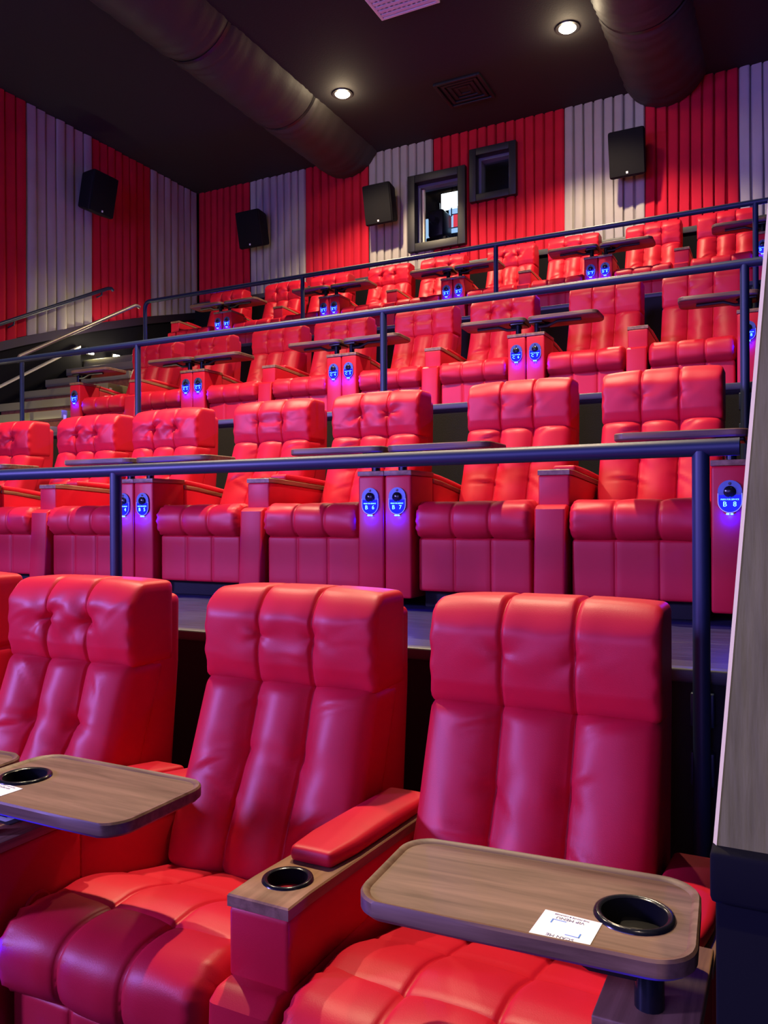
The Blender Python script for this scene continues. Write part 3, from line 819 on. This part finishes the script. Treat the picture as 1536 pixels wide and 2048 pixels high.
ORD = ['rightmost', 'second from the right', 'third from the right', 'fourth from the right', 'fifth from the right', 'sixth from the right', 'seventh from the right', 'eighth from the right', 'leftmost']
SX = {8: -.55, 7: -1.26, 6: -2.10, 5: -2.81, 4: -3.65, 3: -4.36, 2: -5.20, 1: -5.91, 0: -6.82}
WHICH = {'A8': 0, 'A7': 1, 'A6': 2, 'A5': 3, 'B8': 0, 'B7': 0, 'B6': 3, 'B5': 1, 'B4': 2, 'B3': 2, 'B2': 2,
         'C8': 0, 'C7': 0, 'C6': 2, 'C5': 1, 'C4': 1, 'C3': 1, 'C2': 3, 'C1': 1}
LOOK = ['smooth seamed', 'lightly tufted', 'deeply tufted', 'tufted']
rows = {'A': (8, 7, 6, 5), 'B': (8, 7, 6, 5, 4, 3, 2), 'C': (8, 7, 6, 5, 4, 3, 2, 1), 'D': (8, 7, 6, 5, 4, 3, 2, 1, 0)}
for R_ in 'ABCD':
    for q, nseat in enumerate(rows[R_]):
        v = WHICH.get(R_ + str(nseat), (2, 3, 2, 1)[(nseat + 1) % 4] if nseat < 7 else 1)
        pos = ORD[q]
        if R_ == 'A' and q == 3: pos = 'fourth from the right, cut by the left edge,'
        lab = '%s red recliner, %s in the %s row' % (LOOK[v], pos, ROWN[R_])
        loc = (SX[nseat] + DX[R_], FY[R_], FZ[R_])
        grp = 'recliners of the %s row' % ROWN[R_]
        if not used[v]:
            used[v] = True; o = protos[v]; o.location = loc; o['label'] = lab; o['group'] = grp
        else: copy_thing(protos[v], loc, lab, grp)

# ------------------------------------------------------------------ shared parts: cup holder, armrest pad
def cup_mesh(r, depth):
    mb = MB().lathe([(r - .004, .003), (r + .001, .006), (r + .006, .004), (r + .008, -.001), (r + .006, -.002)], (0, 0, 0), 'Z', 36)
    n0 = len(mb.f)
    mb.lathe([(r - .004, .003), (r - .006, -.01), (r - .012, -depth), (.001, -depth)], (0, 0, 0), 'Z', 36)
    me = mb.mesh('cup_holder', M['chrome'], True, 60); me.materials.append(M['cup'])
    for i, p in enumerate(me.polygons): p.material_index = 0 if i < n0 else 1
    return me
cup_me = cup_mesh(.044, .07); cup_tray_me = cup_mesh(.0515, .055)

def pad_mesh(hw, y0, y1, zt0, zt1, hgt):
    X = lin(-hw, hw, 5, .016); Y = lin(y0, y1, 12, .03); Zs = lin2(0, hgt, .014)
    def d(x, y, z):
        t = (y - y0) / (y1 - y0)
        w_ = min(1, .82 + .9 * t) if t < .2 else 1.0
        lift = .010 * math.sin(math.pi * min(1, max(0, t))) * (1 - (x / hw) ** 2)
        return (x * w_, y, z + zt0 + (zt1 - zt0) * t + lift * (z / hgt))
    return MB().add(*rbox(X, Y, Zs, .014, d)).mesh('arm_pad', M['leather'], True)

# ------------------------------------------------------------------ shared centre armrests
AW = .068
def armrest():
    root = empty('armrest', (0, 0, -50)); root['label'] = ''; root['category'] = 'armrest'
    X = lin2(-AW, AW, .014); Y = lin(0.0, .70, 6, .02); Zs = lin2(.045, .472, .02)
    def dp(x, y, z): return (x, y + .05 * max(0, (z - .42) / .05) ** 2 * max(0, (.12 - y) / .12), z)
    obj('arm_post', MB().add(*rbox(X, Y, Zs, .014, dp)).mesh('arm_post', M['leather'], True, 50), root)
    # upper box, cap slopes gently down to the back
    Y = lin(.085, .76, 6, .02); Zs = lin2(.462, .600, .012)
    def db(x, y, z):
        t = (z - .462) / .138
        return (x, y - .012 * (1 - t) * max(0, (.2 - y) / .1) * 0 , z - .055 * max(0, y - .16) * t)
    obj('arm_box', MB().add(*rbox(lin2(-AW, AW, .010), Y, Zs, .010, db)).mesh('arm_box', M['leather'], True, 50), root)
    poly = [(AW + .002, .76), (-AW - .002, .76), (-AW - .002, .083), (AW + .002, .083)]
    pin = [(AW - .001, .757), (-AW + .001, .757), (-AW + .001, .086), (AW - .001, .086)]
    vs, fs = holed_plate([(pin, .623), (poly, .620), (poly, .600)], (0, .185), .045, (.600, .623))
    vs = [(x, y, z - .055 * max(0, y - .16)) for x, y, z in vs]
    cap = obj('wood_cap', MB().add(vs, fs).mesh('wood_cap', M['woody'], True, 30), root)
    obj('cup_holder', cup_me, root, (0, .185, .6225))
    obj('arm_pad', pad_mesh(AW - .006, .265, .76, .617, .590, .034), root)
    return root
arm0 = armrest(); first = True
ARM = {'A': ((-.905, 'between the two rightmost recliners'),),
       'B': ((-.905, 'between the two rightmost recliners'), (-2.455, 'between the third and fourth recliners from the right'), (-4.005, 'between the fifth and sixth recliners from the right')),
       'C': ((-.905, 'between the two rightmost recliners'), (-2.455, 'between the third and fourth recliners from the right'), (-4.005, 'between the fifth and sixth recliners from the right'), (-5.555, 'between the two leftmost recliners')),
       'D': ((-.905, 'between the two rightmost recliners'), (-2.455, 'between the third and fourth recliners from the right'), (-4.005, 'between the fifth and sixth recliners from the right'), (-5.555, 'between the seventh and eighth recliners from the right'), (-7.175, 'at the left end, outside the leftmost recliner'))}
for R_ in 'ABCD':
    for (x, t) in ARM[R_]:
        lab = 'red wood-capped armrest %s, %s row' % (t, ROWN[R_]); loc = (x + DX[R_], FY[R_], FZ[R_]); grp = 'centre armrests of the %s row' % ROWN[R_]
        if first: first = False; arm0.location = loc; arm0['label'] = lab; arm0['group'] = grp
        else: copy_thing(arm0, loc, lab, grp)

# ------------------------------------------------------------------ side consoles with call panel and swivel tray
def stadium(hw, hh, n=12):
    pts = []
    for i in range(n + 1):
        a = math.pi * i / n; pts.append((hw * math.cos(a), hh - hw + hw * math.sin(a)))
    for i in range(n + 1):
        a = math.pi + math.pi * i / n; pts.append((hw * math.cos(a), -(hh - hw) + hw * math.sin(a)))
    return pts
def plate_mesh(name, poly, y0, y1, m):
    n = len(poly); vs = [(x, y1, z) for x, z in poly] + [(x, y0, z) for x, z in poly]
    fs = [tuple(range(n, 2 * n)), tuple(reversed(range(n)))] + [(i, (i + 1) % n, n + (i + 1) % n, n + i) for i in range(n)]
    return fix_normals(MB().add(vs, fs).mesh(name, m))
PW, PH = .043, .0625
poly = stadium(PW, PH)
panel_me = plate_mesh('call_panel', poly, -.006, .002, M['plate'])
lower = [(x, z) for x, z in stadium(PW - .0035, PH - .0035) if z < -.001]
lower = [(PW - .0035, .006)] + [(-PW + .0035, .006)] + sorted([], key=lambda p: p[0]) + [p for p in stadium(PW - .0035, PH - .0035, 14) if p[1] < 0]
glow_me = plate_mesh('lit_field', lower, -.0075, -.005, M['led_plate'])
ring = MB(); rp = [(-PW + .001, -.0065, .012)] + [(x, -.0065, z) for x, z in stadium(PW - .001, PH - .001, 14) if z < 0] + [(PW - .001, -.0065, .012)]
ring.tube(rp, .0013, 6); ring_me = ring.mesh('lit_edge', M['led_ring'], True)
button_me = MB().lathe([(.0225, 0), (.0225, -.006), (.019, -.010), (.001, -.0115)], (0, -.006, .018), 'Y', 24).mesh('call_button', M['chrome'], True, 50)
icon_me = MB().lathe([(.006, 0), (.006, -.002), (.001, -.0024)], (0, -.006, .0495), 'Y', 14).mesh('indicator', M['black'], True, 50)
tip_me = MB().add(*rb(-.013, -.002, -.009, -.002, -.070, -.0635, .0015)).add(*rb(.002, .012, -.009, -.002, -.070, -.0640, .0015)).mesh('lamp_tip', M['led_text'])
disc_me = MB().lathe([(.038, 0), (.038, .003), (.033, .006), (.028, .004), (.001, .004)], (0, 0, 0), 'X', 28).mesh('side_disc', M['leather'], True, 50)
serv_me = None
TRZ = .722                                             # underside of the trays over the row floor
def tray_meshes(sign):
    """tray reaching to sign*x; local origin at the console centre"""
    x0, x1 = (-.062, .448) if sign > 0 else (-.430, .070)
    cx, hx = (x0 + x1) / 2, (x1 - x0) / 2; cy, hy = (.125, .148) if sign > 0 else (.095, .135)
    def P(hx_, hy_, r): return [(cx + a, cy + b) for a, b in rrect(hx_, hy_, r, 7)]
    t = .030; hole = (.035, .12) if sign > 0 else (-.020, .085)
    rings = [(P(hx - .014, hy - .014, .050), t - .005), (P(hx - .009, hy - .009, .054), t - .001), (P(hx - .003, hy - .003, .058), t), (P(hx, hy, .060), t - .004),
             (P(hx, hy, .060), .006), (P(hx - .006, hy - .006, .056), .0)]
    vs, fs = holed_plate(rings, hole, .0525, (0.0, t - .005))
    tray = MB().add(vs, fs).mesh('tray', M['wood'], True, 35)
    return tray, hole, t
tray_R = tray_meshes(1); tray_L = tray_meshes(-1)
# menu card: words are read from the seat, so they stand upside down for the camera
def menu_card(parent, x, y, z, rot):
    me = MB().add(*rbox(lin2(-.0425, .0425, .0005), lin2(-.040, .040, .0005), [0, .0003, .0008, .0011], .0003)).mesh('menu_card', M['white'])
    c = obj('menu_card', me, parent, (x, y, z), (0, 0, rot))
    def line(body, size, lx, ly, m):
        obj('lettering', text_mesh(body, size, m, .0001), c, (lx, ly, .0013), (0, 0, math.pi))
    line('SCAN ME', .0095, 0, -.0275, M['ink']); line('VIP MENU', .0095, 0, .0245, M['ink']); line('THE MOVIE & LOUNGE', .0050, 0, .0335, M['ink'])
    b = MB().box(-.0245, -.0225, .006, .018, .0011, .0014).box(-.0245, -.004, .0165, .018, .0011, .0014)
    b.box(.0225, .0245, -.018, -.006, .0011, .0014).box(.004, .0245, -.018, -.0165, .0011, .0014)
    obj('corner_marks', b.mesh('corner_marks', M['blue_ink']), c)
    return c

def console_body(root, sign):
    """sign +1: its seat is on the +x side"""
    X = lin2(-AW, AW, .012); Y = lin(0.0, .255, 3, .012); Zs = lin2(.045, .614, .012)
    obj('front_box', MB().add(*rbox(X, Y, Zs, .012)).mesh('front_box', M['leather'], True, 50), root)
    Y = lin(.25, .80, 6, .012); Zs = lin2(.09, .585, .012)
    def db(x, y, z): return (x, y, z - .14 * max(0, y - .30) * max(0, (z - .4) / .185))
    obj('arm_box', MB().add(*rbox(X, Y, Zs, .012, db)).mesh('arm_box', M['leather'], True, 50), root)
    obj('wood_cap', MB().add(*rb(-AW - .002, AW + .002, -.003, .258, .613, .636, .003)).mesh('wood_cap', M['woody'], True, 40), root)
    vs, fs = rbox(lin2(-AW - .001, AW + .001, .003), lin(.258, .80, 5, .004), lin2(.584, .606, .003), .003, lambda x, y, z: (x, y, z - .14 * max(0, y - .30)))
    obj('rear_cap', MB().add(vs, fs).mesh('rear_cap', M['woody'], True, 40), root)
    obj('arm_pad', pad_mesh(AW - .008, .285, .80, .604, .534, .034), root)
    obj('side_disc', disc_me, root, (sign * AW, .125, .455), (0, 0, 0 if sign > 0 else math.pi))
    p = obj('call_panel', panel_me, root, (0, -.002, .495))
    p['label'] = 'blue lit service call panel'
    obj('lit_field', glow_me, p); obj('lit_edge', ring_me, p); obj('call_button', button_me, p); obj('indicator', icon_me, p); obj('lamp_tip', tip_me, p)
    obj('lettering', text_mesh('PRESS FOR SERVICE', .0075, M['led_text']), p, (0, -.0085, -.0115), (math.pi / 2, 0, 0))
    # tray
    tray, hole, t = tray_R if sign > 0 else tray_L
    obj('tray_post', MB().tube([(0, .055, .634), (0, .055, TRZ + .001)], .021, 16).mesh('tray_post', M['chrome'], True, 40), root)
    s = sign
    obj('tray_bracket', MB().tube([(0, .05, TRZ - .040), (s * .08, .045, TRZ - .040), (s * .15, .05, TRZ - .012), (s * .32, .06, TRZ - .012)], .011, 8).add(*rb(-.05, .05, .01, .16, TRZ - .014, TRZ + .001, .004)).mesh('tray_bracket', M['black'], True, 40), root)
    tr = obj('tray', tray, root, (0, 0, TRZ), (0, 0, 0 if s > 0 else math.radians(3.5)))
    obj('cup_holder', cup_tray_me, tr, (hole[0], hole[1], t - .0045))
    menu_card(tr, .055 if s > 0 else -.106, .025 if s > 0 else .006, t - .0050, math.radians(-4 if s > 0 else -6))
protoR = empty('side_console', (0, 0, -50)); protoR['label'] = ''; protoR['category'] = 'console'; console_body(protoR, 1)
protoL = empty('side_console', (0, 0, -50)); protoL['label'] = ''; protoL['category'] = 'console'; console_body(protoL, -1)
usedc = {1: False, -1: False}
PAIR = {'67': -1.68, '45': -3.23, '23': -4.78, '01': -6.33, '89': -.13}
CONS = {'A': (('89', -1), ('67', 1), ('67', -1)),
        'B': (('89', -1), ('67', 1), ('67', -1), ('45', 1), ('45', -1), ('23', 1)),
        'C': (('89', -1), ('67', 1), ('67', -1), ('45', 1), ('45', -1), ('23', 1), ('23', -1), ('01', 1)),
        'D': (('89', -1), ('67', 1), ('67', -1), ('45', 1), ('45', -1), ('23', 1), ('23', -1), ('01', 1), ('01', -1))}
for R_ in 'ABCD':
    for (pr, sg_) in CONS[R_]:
        x = PAIR[pr] + .0705 * sg_ + DX[R_]; loc = (x, FY[R_], FZ[R_])
        seat_no = int(pr[1]) if sg_ > 0 else int(pr[0])
        if R_ == 'D': seat_no += 1
        num = '%s %d' % (R_, seat_no)
        if R_ == 'A':
            lab = {('89', -1): 'red side console with wide walnut tray at the right end of the front row', ('67', 1): 'red side console with walnut tray left of the middle recliner in the front row',
                   ('67', -1): 'red side console whose tray is cut by the left edge, front row'}[(pr, sg_)]
        else: lab = 'red side console with tray serving the %s recliner, %s row' % (ORD[rows[R_].index(int(pr[1]) if sg_ > 0 else int(pr[0]))], ROWN[R_])
        grp = 'side consoles of the %s row' % ROWN[R_]
        pro = protoR if sg_ > 0 else protoL
        if not usedc[sg_]:
            usedc[sg_] = True; o = pro; o.location = loc; o['label'] = lab; o['group'] = grp; pending = None
        else: o = copy_thing(pro, loc, lab, grp)
        o['seat'] = num
# letters and numbers of each call panel, and its little blue lamp
for o in [q for q in C.objects if 'seat' in q]:
    p = [c for c in o.children if c.name.startswith('call_panel')][0]
    r_, n_ = o['seat'].split()
    obj('lettering', text_mesh(r_, .027, M['led_text']), p, (-.0175, -.0085, -.030), (math.pi / 2, 0, 0))
    obj('lettering', text_mesh(n_, .027, M['led_text']), p, (.0175, -.0085, -.030), (math.pi / 2, 0, 0))
    ld = bpy.data.lights.new('panel_glow', 'POINT'); ld.energy = LED_W; ld.color = (0, .004, 1.0); ld.shadow_soft_size = .004
    lo = bpy.data.objects.new('panel_glow', ld); C.objects.link(lo); lo.parent = p; lo.location = (0, -.018, -.075)
    del o['seat']
